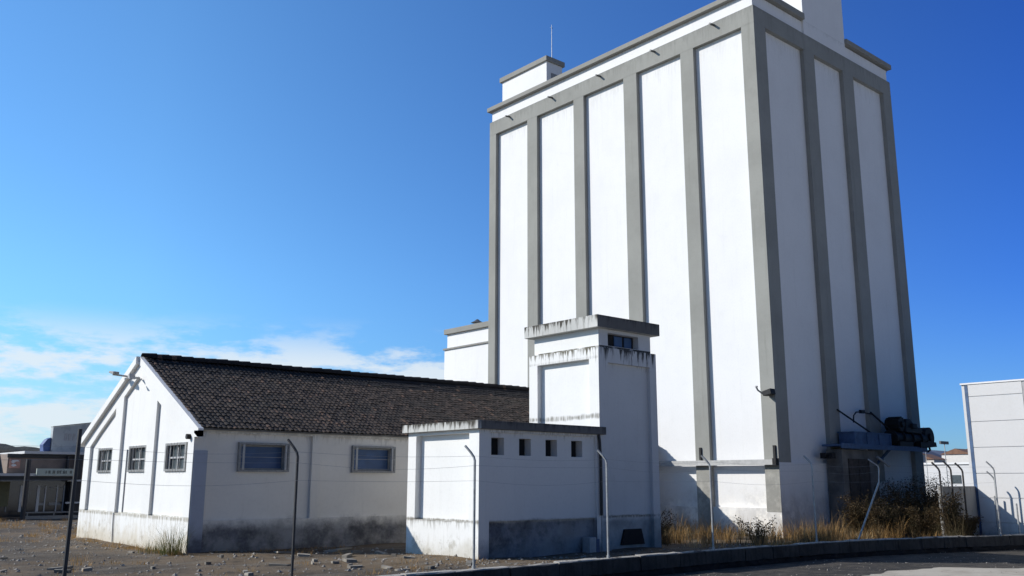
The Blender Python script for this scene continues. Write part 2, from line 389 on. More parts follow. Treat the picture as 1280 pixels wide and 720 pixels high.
# retaining wall (beam on rough footing)
rw = thing('retaining_wall', (20,15.6,-.3), 'low dark concrete retaining wall with weathered pale top edge running along the yard', 'wall')
def sweep(mb, line, prof, jitter=0, seg=.35, rnd=random.Random(5)):
    pts = []
    for k in range(len(line)-1):
        a, b = Vector(line[k]), Vector(line[k+1]); m_ = max(1, int((b-a).length/seg)) if a.x > -12 else 4
        for i in range(m_): pts.append(a+(b-a)*i/m_)
    pts.append(Vector(line[-1])); n_ = len(prof); b0 = len(mb.v)
    for p in pts:
        for (o_, z_) in prof:
            j = jitter
            mb.v.append((p.x+rnd.uniform(-j,j), p.y+o_+rnd.uniform(-j,j), z_+rnd.uniform(-j,j)))
    for i in range(len(pts)-1):
        for k in range(n_):
            l_ = (k+1) % n_; mb.f.append((b0+i*n_+k, b0+(i+1)*n_+k, b0+(i+1)*n_+l_, b0+i*n_+l_)); mb.m.append(0)
    mb.f.append(tuple(b0+k for k in range(n_))); mb.m.append(0)
    mb.f.append(tuple(b0+(len(pts)-1)*n_+k for k in range(n_))); mb.m.append(0)
bm_ = MB(); sweep(bm_, WL, [(0,-.16),(.01,.185),(.04,.20),(.20,.20),(.22,.16),(.22,-.16)], .008); 
bmj = random.Random(8)
bm_ = MB(); k_ = 0
dense = []
for k in range(len(WL)-1):
    a, b_ = Vector(WL[k]), Vector(WL[k+1]); m_n = max(1, round((b_-a).length/1.25))
    for i in range(m_n): dense.append(a+(b_-a)*i/m_n)
dense.append(Vector(WL[-1]))
for k in range(len(dense)-1):
    a, b_ = dense[k], dense[k+1]
    if a.x < -14: continue
    d = (b_-a).normalized(); h_ = bmj.uniform(-.022,.016); o_ = bmj.uniform(-.012,.012)
    sweep(bm_, [tuple(a+d*.012+Vector((0,o_))), tuple(b_-d*.012+Vector((0,o_)))], [(0,-.16),(.008,.165+h_),(.035,.19+h_),(.20,.20+h_),(.22,.15),(.22,-.16)], .009, .3, bmj)
bm_.build('beam', M['beam'], rw)
fb = MB(); sweep(fb, WL, [(-.05,-.45),(-.04,-.28),(.02,-.165),(.2,-.165),(.2,-.45)], .035, .22); fb.build('footing', M['stone'], rw)

# ------------------------------------------------------------------ silo
SX, SY, SX1, SY1 = 30.8, 20.05, 42.6, 37.5
silo = thing('grain_silo', (36.7,28.8,0), 'tall white grain silo tower with grey pilasters and flat roof parapet', 'silo')
rec = .20
b = MB()
b.box(SX+rec, SX1-rec, SY+rec, SY1-rec, -.3, 21.5)
b.build('wall', M['silo_white'], silo)
pl = MB()       # white plinth closing the panels at the foot
ZL, ZR = 1.0, 2.72
lp = [(20.05,20.69),(23.25,23.97),(26.61,27.43),(30.12,30.83),(33.58,34.34),(36.95,37.5)]   # pilasters on lit face (y ranges)
rp = [(30.8,31.64),(34.61,35.46),(37.96,38.89),(41.82,42.6)]                                 # pilasters on shaded face (x ranges)
plm = 0
for (a, c_), (d, e) in zip(lp[:-1], lp[1:]): pl.box(SX+.06, SX+rec+.05, c_-.02, d+.02, -.3, ZL)
pl.box(31.64-.02, 34.61+.02, SY+.04, SY+rec+.05, -.3, ZR)
pl.build('plinth', M['silo_white'], silo)
# corner pilaster shared by both faces, then the rest
def pil(x0,x1,y0,y1,z0=-.3):
    m_ = MB(); m_.box(x0,x1,y0,y1,z0,20.96); return m_.build('pilaster', M['silo_grey'], silo)
pil(SX, 31.64, SY, 20.69, .86)
cb = MB(); cb.box(SX-.0, 31.64, SY, 20.69, -.3, .855); cb.build('pilaster_base', M['silo_white'], silo)
cb = MB(); cb.box(SX+.012, 31.66, SY-.004, SY-.0005, -.3, 2.715); cb.build('plinth_skin', M['silo_white'], silo)
for a, c_ in lp[1:-1]: pil(SX, SX+rec+.05, a, c_)
pil(SX, SX+.8, 36.95, SY1)
pil(rp[1][0], rp[1][1], SY, SY+rec+.05, 2.7); pil(rp[2][0], rp[2][1], SY, SY+rec+.05, 2.0); pil(rp[3][0], SX1, SY, SY+.8)
pil(SX1-.8, SX1, SY1-.8, SY1)
for a in (24.5, 29, 33.2): pil(SX1-rec-.05, SX1, a, a+.75)
for a in (34.6, 38.0): pil(a, a+.85, SY1-rec-.05, SY1)
bd = MB(); bd.box(SX, SX1, SY, SY1, 20.952, 21.74); bd.build('band', M['silo_grey'], silo)
pp = MB(); pp.box(SX+.10, SX1-.10, SY+.10, SY1-.10, 21.742, 22.38); pp.build('parapet', M['silo_white'], silo)
cp = MB(); cp.box(SX-.12, SX1+.12, SY+.15, SY1+.12, 22.382, 22.62)
cp.build('coping', M['silo_coping'], silo, .02)
# raised gable block flush with the shaded face
rb = MB(); rb.box(34.74, 38.35, SY+.004, SY+3.2, 21.745, 25.6); rb.build('raised_block', M['silo_white'], silo)
rb = MB(); rb.box(38.36, 38.75, SY+1.2, SY+3.2, 22.62, 25.2); rb.build('block_step', M['silo_white'], silo)
for x0, x1 in ((33.0,34.735),(38.36,42.73)):
    m_ = MB(); m_.box(x0 if x0 > 35 else SX-.13, x1, SY-.10, SY+.40, 22.45 if x0 > 35 else 22.40, 22.70); m_.build('coping', M['silo_coping'], silo, .02)
rc = MB(); rc.box(34.6, 38.5, SY-.12, SY+3.35, 25.602, 25.85); rc.build('coping', M['silo_coping'], silo, .02)
# small penthouse above the far end
hh = MB(); hh.box(33.5, 35.2, 35.7, 39.4-2.0, 22.62, 25.72); 
hh = MB(); hh.box(33.5, 34.9, 34.35+1.33, 37.2, 22.62, 25.76)
PH = thing('roof_penthouse', (34.2,37,22.62), 'small white penthouse box on the far left end of the silo roof', 'roof hut')
h2 = MB(); h2.box(33.5, 34.75, 35.68, 39.6, 22.3, 25.72); h2.build('wall', M['silo_white'], PH)
h3 = MB(); h3.box(33.38, 34.87, 35.56, 39.75, 25.722, 26.02); h3.build('coping', M['silo_coping'], PH, .02)
h4 = MB(); h4.box(33.85, 34.4, 35.655, 35.675, 23.4, 25.1); h4.build('door', M['frame'], PH)
h5 = MB(); h5.box(33.2, 34.95, 37.5, 39.9, 21.9, 22.3); h5.build('slab', M['silo_coping'], PH)
an = MB(); an.tube([(34.0,35.75,25.9),(34.0,35.75,28.2)], .022, 6, .012); an.tube([(33.9,35.75,28.0),(34.1,35.75,28.0)], .012, 5)
tag(an.build('antenna_rod', M['galv']), 'thin lightning rod standing on the silo penthouse roof', 'antenna')
# rain spouts
sp0 = MB(); sp0.tube([(SX+.05,0,0),(SX-.38,0,-.05)], .055, 8); sp_mesh = None
for y in (35.79,32.4,28.95,25.45,22.07):
    m_ = MB(); m_.tube([(SX+.05,y,21.60),(SX-.30,y,21.56)], .05, 8); m_.build('rain_spout', M['lamp'], silo)
# pipe along the foot with shadow gap
pm = MB(); pm.box(SX-.20, SX-.02, SY+.05, 31.0, 2.66, 2.78); pm.box(SX-.22, SX-.17, SY+.02, 31.0, 2.62, 2.82)
pm.build('ledge_channel', M['pipe'], silo)
for y in (23.7, 20.2):
    m_ = MB(); m_.box(SX-.06, SX+.02, y-.05, y+.05, 2.85, 3.35); m_.build('bracket', M['machine'], silo)
ju = MB(); ju.box(SX-.26,SX-.05,SY-.03,SY+.12,2.6,2.86); ju.build('bracket', M['machine'], silo)
# floodlight on the corner
fl = thing('floodlight', (30.7,20.4,5.4), 'small dark floodlight on a curved arm at the silo corner pilaster', 'floodlight')
m_ = MB(); m_.tube([(30.82,20.62,5.35),(30.6,20.68,5.48),(30.45,20.66,5.62),(30.42,20.58,5.60)], .035, 8); m_.build('arm', M['pipe'], fl)
m_ = MB(); m_.prism([(19.98,5.28),(20.36,5.22),(20.42,5.40),(20.02,5.50)], 'x', 30.44, 30.76); m_.build('lamp_head', M['machine'], fl, .02)
m_ = MB(); m_.box(30.70,30.81,20.2,20.34,5.30,5.38); m_.build('bracket', M['machine'], fl)

# loading gear on the shaded face
lg = thing('conveyor_platform', (36.5,19.6,3.4), 'blue steel platform carrying a greasy black conveyor motor on the silo wall', 'conveyor')
m_ = MB(); m_.box(33.9, 41.2, 19.2, 20.04, 3.38, 3.46); m_.box(33.9,41.2,19.16,19.22,3.30,3.50)
m_.build('deck', M['steel_blue'], lg)
m_ = MB(); m_.box(35.1, 38.1, 19.28, 19.95, 3.50, 3.96); 
for x in (35.1,36.1,37.1,38.05): m_.box(x, x+.06, 19.24, 19.28, 3.5, 3.98)
m_.box(35.05,38.15,19.25,19.98,3.96,4.0)
m_.build('conveyor_trough', M['steel_blue'], lg)
m_ = MB()
m_.tube([(38.5,19.5,3.86),(41.5,19.5,3.86)], .27, 16); m_.box(38.7,39.9,19.15,19.9,3.5,3.7); m_.box(40.5,41.2,19.1,19.95,3.48,3.72)
for x in (38.55,39.3,40.1,40.9): m_.tube([(x,19.5,3.86),(x+.06,19.5,3.86)], .34, 16)
m_.build('screw_housing', M['machine'], lg)
m_ = MB(); m_.tube([(39.3,19.3,4.46),(39.3,19.95,4.46)], .30, 18); m_.tube([(39.3,19.22,4.46),(39.3,19.3,4.46)], .13, 10)
for k in range(12):
    a_ = k*math.pi/6; m_.box(39.3+.31*math.cos(a_)-.025, 39.3+.31*math.cos(a_)+.025, 19.3, 19.9, 4.46+.31*math.sin(a_)-.025, 4.46+.31*math.sin(a_)+.025)
m_.build('motor', M['machine'], lg)
m_ = MB(); m_.prism([(39.5,4.12),(41.0,4.08),(41.1,4.32),(40.4,4.42),(40.0,4.72),(39.6,4.70)], 'y', 19.25, 19.85)
m_.box(40.0,40.4,19.15,19.9,4.3,4.52)
m_.build('gearbox', M['machine'], lg, .03)
m_ = MB(); m_.tube([(41.85,19.3,3.98),(41.85,19.8,3.98)], .44, 18); m_.tube([(41.85,19.22,3.98),(41.85,19.3,3.98)], .16, 10); m_.prism([(41.4,3.5),(42.25,3.55),(42.2,3.75),(41.4,3.8)], 'y', 19.2, 19.9)
m_.tube([(41.7,19.35,3.75),(41.75,19.3,3.4),(41.5,19.3,3.32)], .05, 8)
m_.build('drive_wheel', M['machine'], lg)
m_ = MB(); m_.tube([(35.25,20.03,4.93),(37.0,19.5,3.98)], .035, 6); m_.build('tie_rod', M['machine'], lg)
m_ = MB(); m_.tube([(37.95,20.0,4.95),(38.9,19.5,4.05)], .04, 6); m_.build('tie_rod', M['machine'], lg)
m_ = MB(); m_.tube([(35.9,19.7,4.42),(36.15,19.8,4.72),(36.55,19.9,4.88),(37.1,19.98,4.92),(38.1,19.98,4.86)], .03, 6); m_.box(37.0,37.3,19.9,20.02,4.86,5.0)
m_.build('cable_arch', M['machine'], lg)
m_ = MB(); m_.tube([(38.2,19.4,3.34),(37.55,19.9,2.55)], .06, 6); m_.build('brace', M['steel_blue'], lg)
m_ = MB(); m_.tube([(36.7,19.2,3.0),(37.5,19.1,2.62)], .05, 6); m_.build('lever', M['pipe'], lg)
m_ = MB(); m_.box(33.7,33.95,19.5,20.03,2.9,3.12); m_.box(33.5,33.7,19.7,19.8,2.95,3.05); m_.build('switch_box', M['machine'], lg)
pr = MB(); pr.box(34.2, 37.0, 19.35, 20.045, -.3, 3.27)
tag(pr.build('concrete_pier', M['concrete_dark'], None, .02), 'dark stained concrete pier holding up the conveyor platform', 'pier')
do = MB(); do.box(34.6,36.2,19.31,19.345,-.1,2.9); do.box(34.6,34.68,19.29,19.31,-.1,2.9); do.box(35.36,35.44,19.29,19.31,-.1,2.9); do.box(36.12,36.2,19.29,19.31,-.1,2.9)
tag(do.build('rusty_hatch', M['rust']), 'tall rusty steel hatch on the front of the concrete pier', 'hatch')

# lower block behind the silo's far end
lb = thing('lower_silo_block', (34,39.8,0), 'lower white flat roofed block behind the left end of the silo', 'building')
m_ = MB(); m_.box(31.1, 37, 37.52, 41.8, -.3, 9.36); m_.box(31.2, 37, 37.52, 41.68, 9.36, 10.2); m_.build('wall', M['silo_white'], lb)
m_ = MB(); m_.box(31.02, 37.1, 37.53, 41.86, 9.30, 9.39); m_.build('string_course', M['silo_coping'], lb)
m_ = MB(); m_.box(31.05, 37.15, 37.53, 41.84, 10.202, 10.5); m_.build('coping', M['silo_coping'], lb, .02)
vt = thing('roof_vent', (31.8,39.7,10.5), 'small mushroom vent cap on the lower block roof', 'vent')
m_ = MB(); m_.tube([(31.8,39.7,10.4),(31.8,39.7,10.72)], .16, 12); m_.build('neck', M['pipe'], vt)
m_ = MB(); m_.tube([(31.8,39.7,10.72),(31.8,39.7,10.80),(31.8,39.7,10.92)], .36, 14, .05); m_.build('cap', M['lamp'], vt)

# ------------------------------------------------------------------ hut (long low shed)
HX, HY, HX1, HY1 = 10.54, 26.15, 30.78, 36.33
RY, RZ, EZ = 31.24, 6.02, 3.56
def roofz(y): return RZ - abs(y-RY)*(RZ-EZ)/(RY-HY)
hut = thing('gabled_shed', (20,31,0), 'long low white shed with dark tiled gable roof', 'shed')
# gable front
us = [HY,26.59,26.89,28.42,29.32,29.96,30.14,31.24,31.68,32.48,33.20,33.38,34.86,35.70,HY1]
def ptop(y): return roofz(y)-.62
vsl = []
for y in us:
    t = max(ptop(y), 3.2)
    if y > 35.6: t = 3.2
    vsl.append([-.3,.93,2.31,3.05,t,roofz(y)-.05])
def gd(i, j):
    y = (us[i]+us[i+1])/2
    if 1 <= j <= 3:
        inb = 26.59 < y < 29.32 or 29.96 < y < 32.48 or 33.2 < y < 35.7
        win = (26.89 < y < 28.42) or (30.14 < y < 31.68) or (33.38 < y < 34.86)
        if j == 2 and win: return .10+.16
        if inb: return .10
    return 0
m_ = MB(); m_.facade(us, vsl, gd, lambda u, v, d: (HX+d, u, v)); 
m_.build('gable_wall', M['hut_white'], hut)
# raking border, a little proud
for s_, yy in ((1, 36.62), (-1, 25.86)):
    zz = roofz(yy)
    m_ = MB(); m_.prism([(RY, RZ-.22),(yy, zz-.22),(yy, zz+.04),(RY, RZ+.04)], 'x', HX-.13 if s_ > 0 else HX-.02, HX+.14)
    m_.build('raking_border', M['hut_white'], hut)
m_ = MB(); m_.box(HX-.02, HX+.14, 25.86, HY-.003, 3.22, 3.40); m_.build('corner_kneeler', M['hut_white'], hut)
# long shaded wall
wx = [HX, 10.95, 12.02, 13.50, 14.36, 14.64, 15.92, 17.40, 18.35, 18.63, 19.8, 21.3, 22.3, 22.6, 23.8, 25.3, 26.3, 26.6, 27.8, 29.3, HX1]
wins = [(12.02,13.50),(15.92,17.40),(19.8,21.3),(23.8,25.3),(27.8,29.3)]
pils = [(HX,10.95),(14.36,14.64),(18.35,18.63),(22.3,22.6),(26.3,26.6)]
def ld(i, j):
    x = (wx[i]+wx[i+1])/2
    if any(a < x < b_ for a, b_ in pils) or j in (0, 4): return 0
    if j == 2 and any(a < x < b_ for a, b_ in wins): return .30
    return .10
m_ = MB(); m_.facade(wx, [[-.3,.86,2.31,3.05,3.36,3.56]]*len(wx), ld, lambda u, v, d: (u, HY+d, v)); m_.build('side_wall', M['hut_shade'], hut)
m_ = MB(); m_.poly([(HX,HY1,-.3),(HX1,HY1,-.3),(HX1,HY1,EZ),(HX,HY1,EZ)]); m_.build('back_wall', M['hut_white'], hut)
m_ = MB(); m_.box(HX+.03, HX+.42, HY-.03, HY-.002, -.2, 2.84); m_.build('corner_strip', M['strip_grey'], hut)
# windows of the hut
def window_long(x0, x1):
    f_ = MB(); y = HY+.02
    t = .06
    f_.box(x0-.09,x1+.09,y-.02,y+.10,2.25,2.31); f_.box(x0-.09,x1+.09,y-.02,y+.10,3.05,3.11)
    f_.box(x0-.09,x0-.03,y-.02,y+.10,2.31,3.05); f_.box(x1+.03,x1+.09,y-.02,y+.10,2.31,3.05)
    o = f_.build('window_frame', M['frame'], hut)
    k = MB(); k.box(x0+.01,x1-.01,HY+.20,HY+.25,2.32,2.36); k.box(x0+.01,x1-.01,HY+.20,HY+.25,3.0,3.04); k.box(x0+.01,x0+.07,HY+.2,HY+.25,2.36,3.0); k.box(x1-.07,x1-.01,HY+.2,HY+.25,2.36,3.0)
    kk = k.build('sash', M['frame'], hut)
    gl = MB(); gl.box(x0+.005,x1-.005,HY+.26,HY+.28,2.315,3.045); gl.build('window_pane', M['glass_blue'], hut)
    gr = MB()
    for xx in (x0+.05, x1-.05): gr.box(xx-.035,xx+.035,HY-.03,HY-.01,2.31,3.05)
    for zz in (2.68,): gr.tube([(x0-.06,HY-.02,zz),(x1+.06,HY-.02,zz)], .007, 5)
    gr.build('window_grille', M['pipe'], hut)
for a, b_ in wins: window_long(a, b_)
def window_gable(y0, y1):
    x = HX+.10; f_ = MB()
    f_.box(x-.05,x+.02,y0-.06,y1+.06,2.26,2.33); f_.box(x-.05,x+.02,y0-.06,y1+.06,3.03,3.10)
    f_.box(x-.05,x+.02,y0-.06,y0+.04,2.33,3.03); f_.box(x-.05,x+.02,y1-.04,y1+.06,2.33,3.03)
    f_.build('window_frame', M['frame'], hut)
    k = MB()
    for yy in (y0+.12, (y0+y1)/2, y1-.12): k.box(x+.04,x+.08,yy-.025,yy+.025,2.33,3.03)
    k.box(x+.042,x+.078,y0+.02,y1-.02,2.64,2.69); k.build('sash', M['box_white'], hut)
    gl = MB(); gl.box(x+.10,x+.12,y0+.005,y1-.005,2.315,3.045); gl.build('window_pane', M['glass'], hut)
    gr = MB()
    for t_ in range(1,6): yy = y0+(y1-y0)*t_/6; gr.tube([(x-.09,yy,2.26),(x-.09,yy,3.1)], .009, 5)
    gr.build('window_grille', M['frame'], hut)
for a, b_ in ((26.89,28.42),(30.14,31.68),(33.38,34.86)): window_gable(a, b_)
# tiled roof, real curved tiles
def tiles(side):
    vs = []; fs = []; W = .165; NX = int((HX1-HX+.02)/W); SUB = 6; slope = math.hypot(HY-.22-RY, 0)
    L = (RY-(HY-.22)); rows = 25; step = L/rows
    xs_ = [HX+.10+W*i/SUB for i in range(NX*SUB+1) if HX+.10+W*i/SUB <= HX1]
    prof = []
    for k in range(rows):
        prof.append((k*step, -.0)); prof.append(((k+1)*step-.002, .020))
    # prof: distance from ridge, lift ; lift grows to the lower end of every tile
    rr = random.Random(11+side)
    ph = [rr.uniform(-.007,.007) for _ in range(NX+2)]
    jit = [[rr.uniform(-.012,.012) for _ in range(NX+2)] for _ in range(rows)]
    n_ = len(prof)
    for xi, x in enumerate(xs_):
        col = int((x-HX-.10+1e-6)/W); u = ((x-HX-.10)/W) % 1
        arch = .034*abs(math.sin(math.pi*u))**.7
        for pi_, (d, lift) in enumerate(prof):
            row = pi_//2
            y = RY - side*d if side == 1 else RY + d
            z = RZ+.0 - d*(RZ-EZ)/(RY-HY) + arch + lift + ph[col] + jit[row][col]*.5
            dd = d + (jit[row][col] if pi_ % 2 else 0)
            y = RY - dd if side == 1 else RY + dd
            sag = -.03*math.sin((x-HX)/(HX1-HX)*math.pi*2.0)*(1 if d < 2.5 else .5)
            vs.append((x, y, z+.02+sag*.6))
    for i in range(len(xs_)-1):
        for j in range(n_-1): fs.append((i*n_+j,i*n_+j+1,(i+1)*n_+j+1,(i+1)*n_+j))
    m_ = MB(); m_.v = vs; m_.f = fs; m_.m = [0]*len(fs); return m_
rf = MB(); rf.prism([(HY-.12, EZ-.08),(RY, RZ-.05),(HY1+.12, EZ-.08),(HY1+.12, EZ-.13),(RY, RZ-.14),(HY-.12, EZ-.13)], 'x', HX+.145, HX1)
rf.build('roof_deck', M['concrete_dark'], hut)
for s_ in (1,-1):
    o = tiles(s_).build('roof_tiles', M['tile'], hut, smooth=False)
rd = MB(); x = HX+.06; rr = random.Random(4)
while x < HX1-.1:
    e = min(x+.46, HX1); dz_ = rr.uniform(-.012,.012)
    prof = [(RY+.17*math.cos(t), RZ+.02+.17*math.sin(t)) for t in [math.pi*k/8 for k in range(9)]]
    b0 = len(rd.v)
    for (xx, sc) in ((x, .92),(e, 1.08)):
        for (yy, zz) in prof: rd.v.append((xx, RY+(yy-RY)*sc, RZ+.0+(zz-RZ)*sc+dz_))
    for k in range(8): rd.f.append((b0+k,b0+k+1,b0+9+k+1,b0+9+k)); rd.m.append(0)
    rd.f.append(tuple(b0+9+k for k in range(9))); rd.m.append(0)
    x += .42
rd.build('ridge_tiles', M['tile'], hut)
# conduit on the gable, crack pipe
m_ = MB(); m_.tube([(HX+.08,31.95,3.0),(HX+.08,31.95,.95)], .022, 6); m_.tube([(HX-.03,32.45,.93),(HX-.03,32.40,.5),(HX-.03,32.34,0)], .02, 6)
m_.build('conduit', M['pipe'], hut)
# lamp pair at apex, alarm
al = thing('gable_lamp', (10.4,31.3,5.4), 'grey floodlight bracket under the apex of the shed gable', 'floodlight')
m_ = MB(); m_.tube([(10.5,30.98,5.30),(10.2,30.98,5.32)], .04, 8); m_.build('arm', M['pipe'], al)
m_ = MB(); m_.prism([(30.84,5.24),(31.06,5.28),(31.04,5.42),(30.92,5.44)], 'x', 10.12, 10.32); m_.build('lamp_head', M['pipe'], al, .02)
a2 = thing('rake_lamp', (10.3,32.2,5.6), 'small grey lamp sticking out past the left slope of the shed gable', 'lamp')
m_ = MB(); m_.tube([(10.42,32.0,5.45),(10.0,32.2,5.50)], .03, 8); m_.build('arm', M['pipe'], a2)
m_ = MB(); m_.prism([(32.0,5.48),(32.5,5.58),(32.46,5.64),(32.0,5.58)], 'x', 9.95, 10.15); m_.build('lamp_head', M['frame'], a2, .015)
m_ = MB(); m_.tube([(HX-.12,26.45,3.24),(HX+.0,26.45,3.24)], .075, 12)
tag(m_.build('alarm_bell', M['machine']), 'small round black alarm on the gable wall near the shed corner', 'alarm')

# ------------------------------------------------------------------ annex and its tower
AX, AY, AX1, AY1 = 15.62, 19.37, 20.30, 22.70
anx = thing('flat_roofed_annex', (18,21,0), 'low white flat roofed annex with four square holes in its shaded wall', 'building')
yu = [AY,19.80,22.30,AY1]
m_ = MB(); m_.facade(yu, [[-.3,.92,3.28,3.37]]*4, lambda i, j: .18 if (i == 1 and j == 1) else 0, lambda u, v, d: (AX+d, u, v)); m_.build('lit_wall', M['annex_lit'], anx)
xw = [AX,15.98,16.10,16.56,17.11,17.56,18.12,18.58,19.15,19.61,20.12,AX1+.02]
def ad(i, j):
    x = (xw[i]+xw[i+1])/2
    if j == 3 and any(a < x < b_ for a, b_ in ((16.10,16.56),(17.11,17.56),(18.12,18.58),(19.15,19.61))): return .36
    if 15.98 < x < 20.12 and j == 0: return .16
    if 15.98 < x < 20.12 and j < 5: return .07
    return 0
m_ = MB(); m_.facade(xw, [[-.3,.93,1.6,2.69,3.16,3.3,3.37]]*len(xw), ad, lambda u, v, d: (u, AY+d, v), lambda i, j: 0 if 15.98 < (xw[i]+xw[i+1])/2 < 20.12 else 1); m_.build('shaded_wall', [M['annex_shade'], M['annex_pil']], anx)
m_ = MB(); m_.poly([(AX,AY1,-.3),(AX1,AY1,-.3),(AX1,AY1,3.37),(AX,AY1,3.37)]); m_.build('back_wall', M['annex_lit'], anx)
for a, b_ in ((16.10,16.56),(17.11,17.56),(18.12,18.58),(19.15,19.61)):
    m_ = MB(); m_.box(a+.003,b_-.003,AY+.34,AY+.352,2.693,3.157); m_.build('vent_opening', M['dark'], anx)
m_ = MB(); m_.box(AX-.14, AX-.02+.0, AY-.12, AY1+.13, 3.372, 3.60); m_.build('lit_coping', M['coping_dirty'], anx, .01)
m_ = MB(); m_.box(AX-.018, AX1+.16, AY-.12, AY-.004, 3.372, 3.60); m_.box(AX-.018, AX1-.004, AY-.002, AY1+.13, 3.372, 3.597); m_.build('shaded_coping', M['coping_shade'], anx, .008)
m_ = MB(); m_.tube([(20.22,AY-.02,3.36),(20.22,AY-.06,3.2),(20.26,AY-.06,2.6),(20.26,AY-.06,1.0)], .045, 8); m_.build('downpipe', M['galv_dark'], anx)

TX1, TY1 = 23.0, 22.55
tw = thing('annex_tower', (21.7,21,0), 'square white tower block with stained coping rising behind the annex', 'tower')
yt = [AY,19.78,22.15,TY1]
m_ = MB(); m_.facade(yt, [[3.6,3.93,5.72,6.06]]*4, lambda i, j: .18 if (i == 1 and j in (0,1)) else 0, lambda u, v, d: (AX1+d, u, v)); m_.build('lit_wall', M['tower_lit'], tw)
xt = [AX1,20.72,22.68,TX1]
m_ = MB(); m_.facade(xt, [[-.3,.97,5.6,6.06]]*4, lambda i, j: .12 if (i == 1 and j == 1) else (.17 if i == 1 and j == 0 else 0), lambda u, v, d: (u, AY+d, v)); m_.build('shaded_wall', M['tower_shade'], tw)
m_ = MB(); m_.box(AX1+.02,TX1,TY1-.05,TY1,-.3,6.06); m_.box(TX1-.05,TX1-.0,AY+.003,TY1-.05,-.3,6.06); m_.box(AX1+.003,TX1-.003,AY+.003,TY1-.003,6.0,6.062); m_.build('back_wall', M['tower_lit'], tw)
# neck with louvre window
xn = [20.42,20.84,22.28,22.86]
m_ = MB(); m_.facade(xn, [[6.06,6.15,6.56,6.66]]*4, lambda i, j: .25 if (i == 1 and j == 1) else 0, lambda u, v, d: (u, AY+.10+d, v)); m_.build('neck_shaded', M['tower_shade'], tw)
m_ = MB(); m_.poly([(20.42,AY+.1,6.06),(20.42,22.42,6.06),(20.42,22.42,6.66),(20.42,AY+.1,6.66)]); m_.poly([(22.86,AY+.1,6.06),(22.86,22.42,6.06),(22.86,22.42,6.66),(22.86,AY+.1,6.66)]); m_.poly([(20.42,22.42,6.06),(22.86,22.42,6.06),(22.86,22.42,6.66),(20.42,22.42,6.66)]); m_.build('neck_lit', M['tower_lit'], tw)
m_ = MB(); m_.box(20.28-.1, 23.12, AY-.10, TY1+.12, 6.662, 7.05); capo = m_.build('cap_slab', [M['coping_dirty'], M['coping_shade']], tw, .012)
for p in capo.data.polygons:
    p.material_index = 1 if p.normal.y < -.5 else 0  # side facing away from the sun takes the copy with painted shade
m_ = MB(); m_.box(20.85,22.27,AY+.33,AY+.345,6.153,6.557); wo = m_.build('louvre_window', M['dark'], tw)
m_ = MB()
for a, b_ in ((21.35,21.72),(21.82,22.16)): m_.box(a,b_,AY+.30,AY+.325,6.2,6.52)
m_.build('blue_pane', M['glass_blue'], tw)
m_ = MB(); m_.prism([(21.28,.10),(22.34,.10),(22.20,.56),(21.44,.56)], 'y', AY+.10, AY+.165+.01); m_.build('basement_grating', M['dark'], tw)
mb_ = thing('meter_box', (19.85,19.35,0), 'small pale meter box standing against the dark annex plinth', 'meter box')
m_ = MB(); m_.box(19.62,19.90,19.2,19.5,-.05,.40); m_.build('casing', M['box_white'], mb_, .01)
m_ = MB(); m_.box(19.93,20.06,19.22,19.5,-.05,.34); m_.build('side_pipe', M['steel_blue'], mb_, .01)

# ------------------------------------------------------------------ right building, stub wall
BX = 35.7
rbld = thing('panel_warehouse', (40,12,0), 'white warehouse of horizontal precast panels at the right edge', 'building')
m_ = MB(); m_.box(BX+.03, BX+16, 6.0, 15.10, -.9, 5.60)
m_.build('wall', M['panel_white'], rbld)
z_ = [-.6,.55,1.42,2.30,3.25,4.2,5.14]
for a, b_ in ((12.95,14.86),(10.9,12.82),(8.8,10.75)):
    m_ = MB()
    zz = z_+[5.6]
    for k in range(len(zz)-1): m_.box(BX, BX+.04, a, b_, zz[k]+.012, zz[k+1]-.012)
    m_.build('precast_panel', M['panel_white'], rbld, .006)
for a in (12.82,10.77):
    m_ = MB(); m_.box(BX-.02,BX+.06,a,a+.11,-.6,5.54); m_.build('joint_post', M['joint_grey'], rbld)
m_ = MB(); m_.box(BX+.0,BX+.035,14.87,14.99,-.6,5.55); m_.build('downpipe', M['steel_blue'], rbld)
m_ = MB(); m_.box(BX-.03,BX+16.05,5.9,15.13,5.602,5.66); m_.build('roof_edge', M['silo_white'], rbld)
m_ = MB(); m_.box(33.0, BX-.01, 14.95, 15.11, -.3, 1.84); tag(m_.build('boundary_wall', M['grey_wall']), 'grey boundary wall stub meeting the corner of the white warehouse', 'wall')

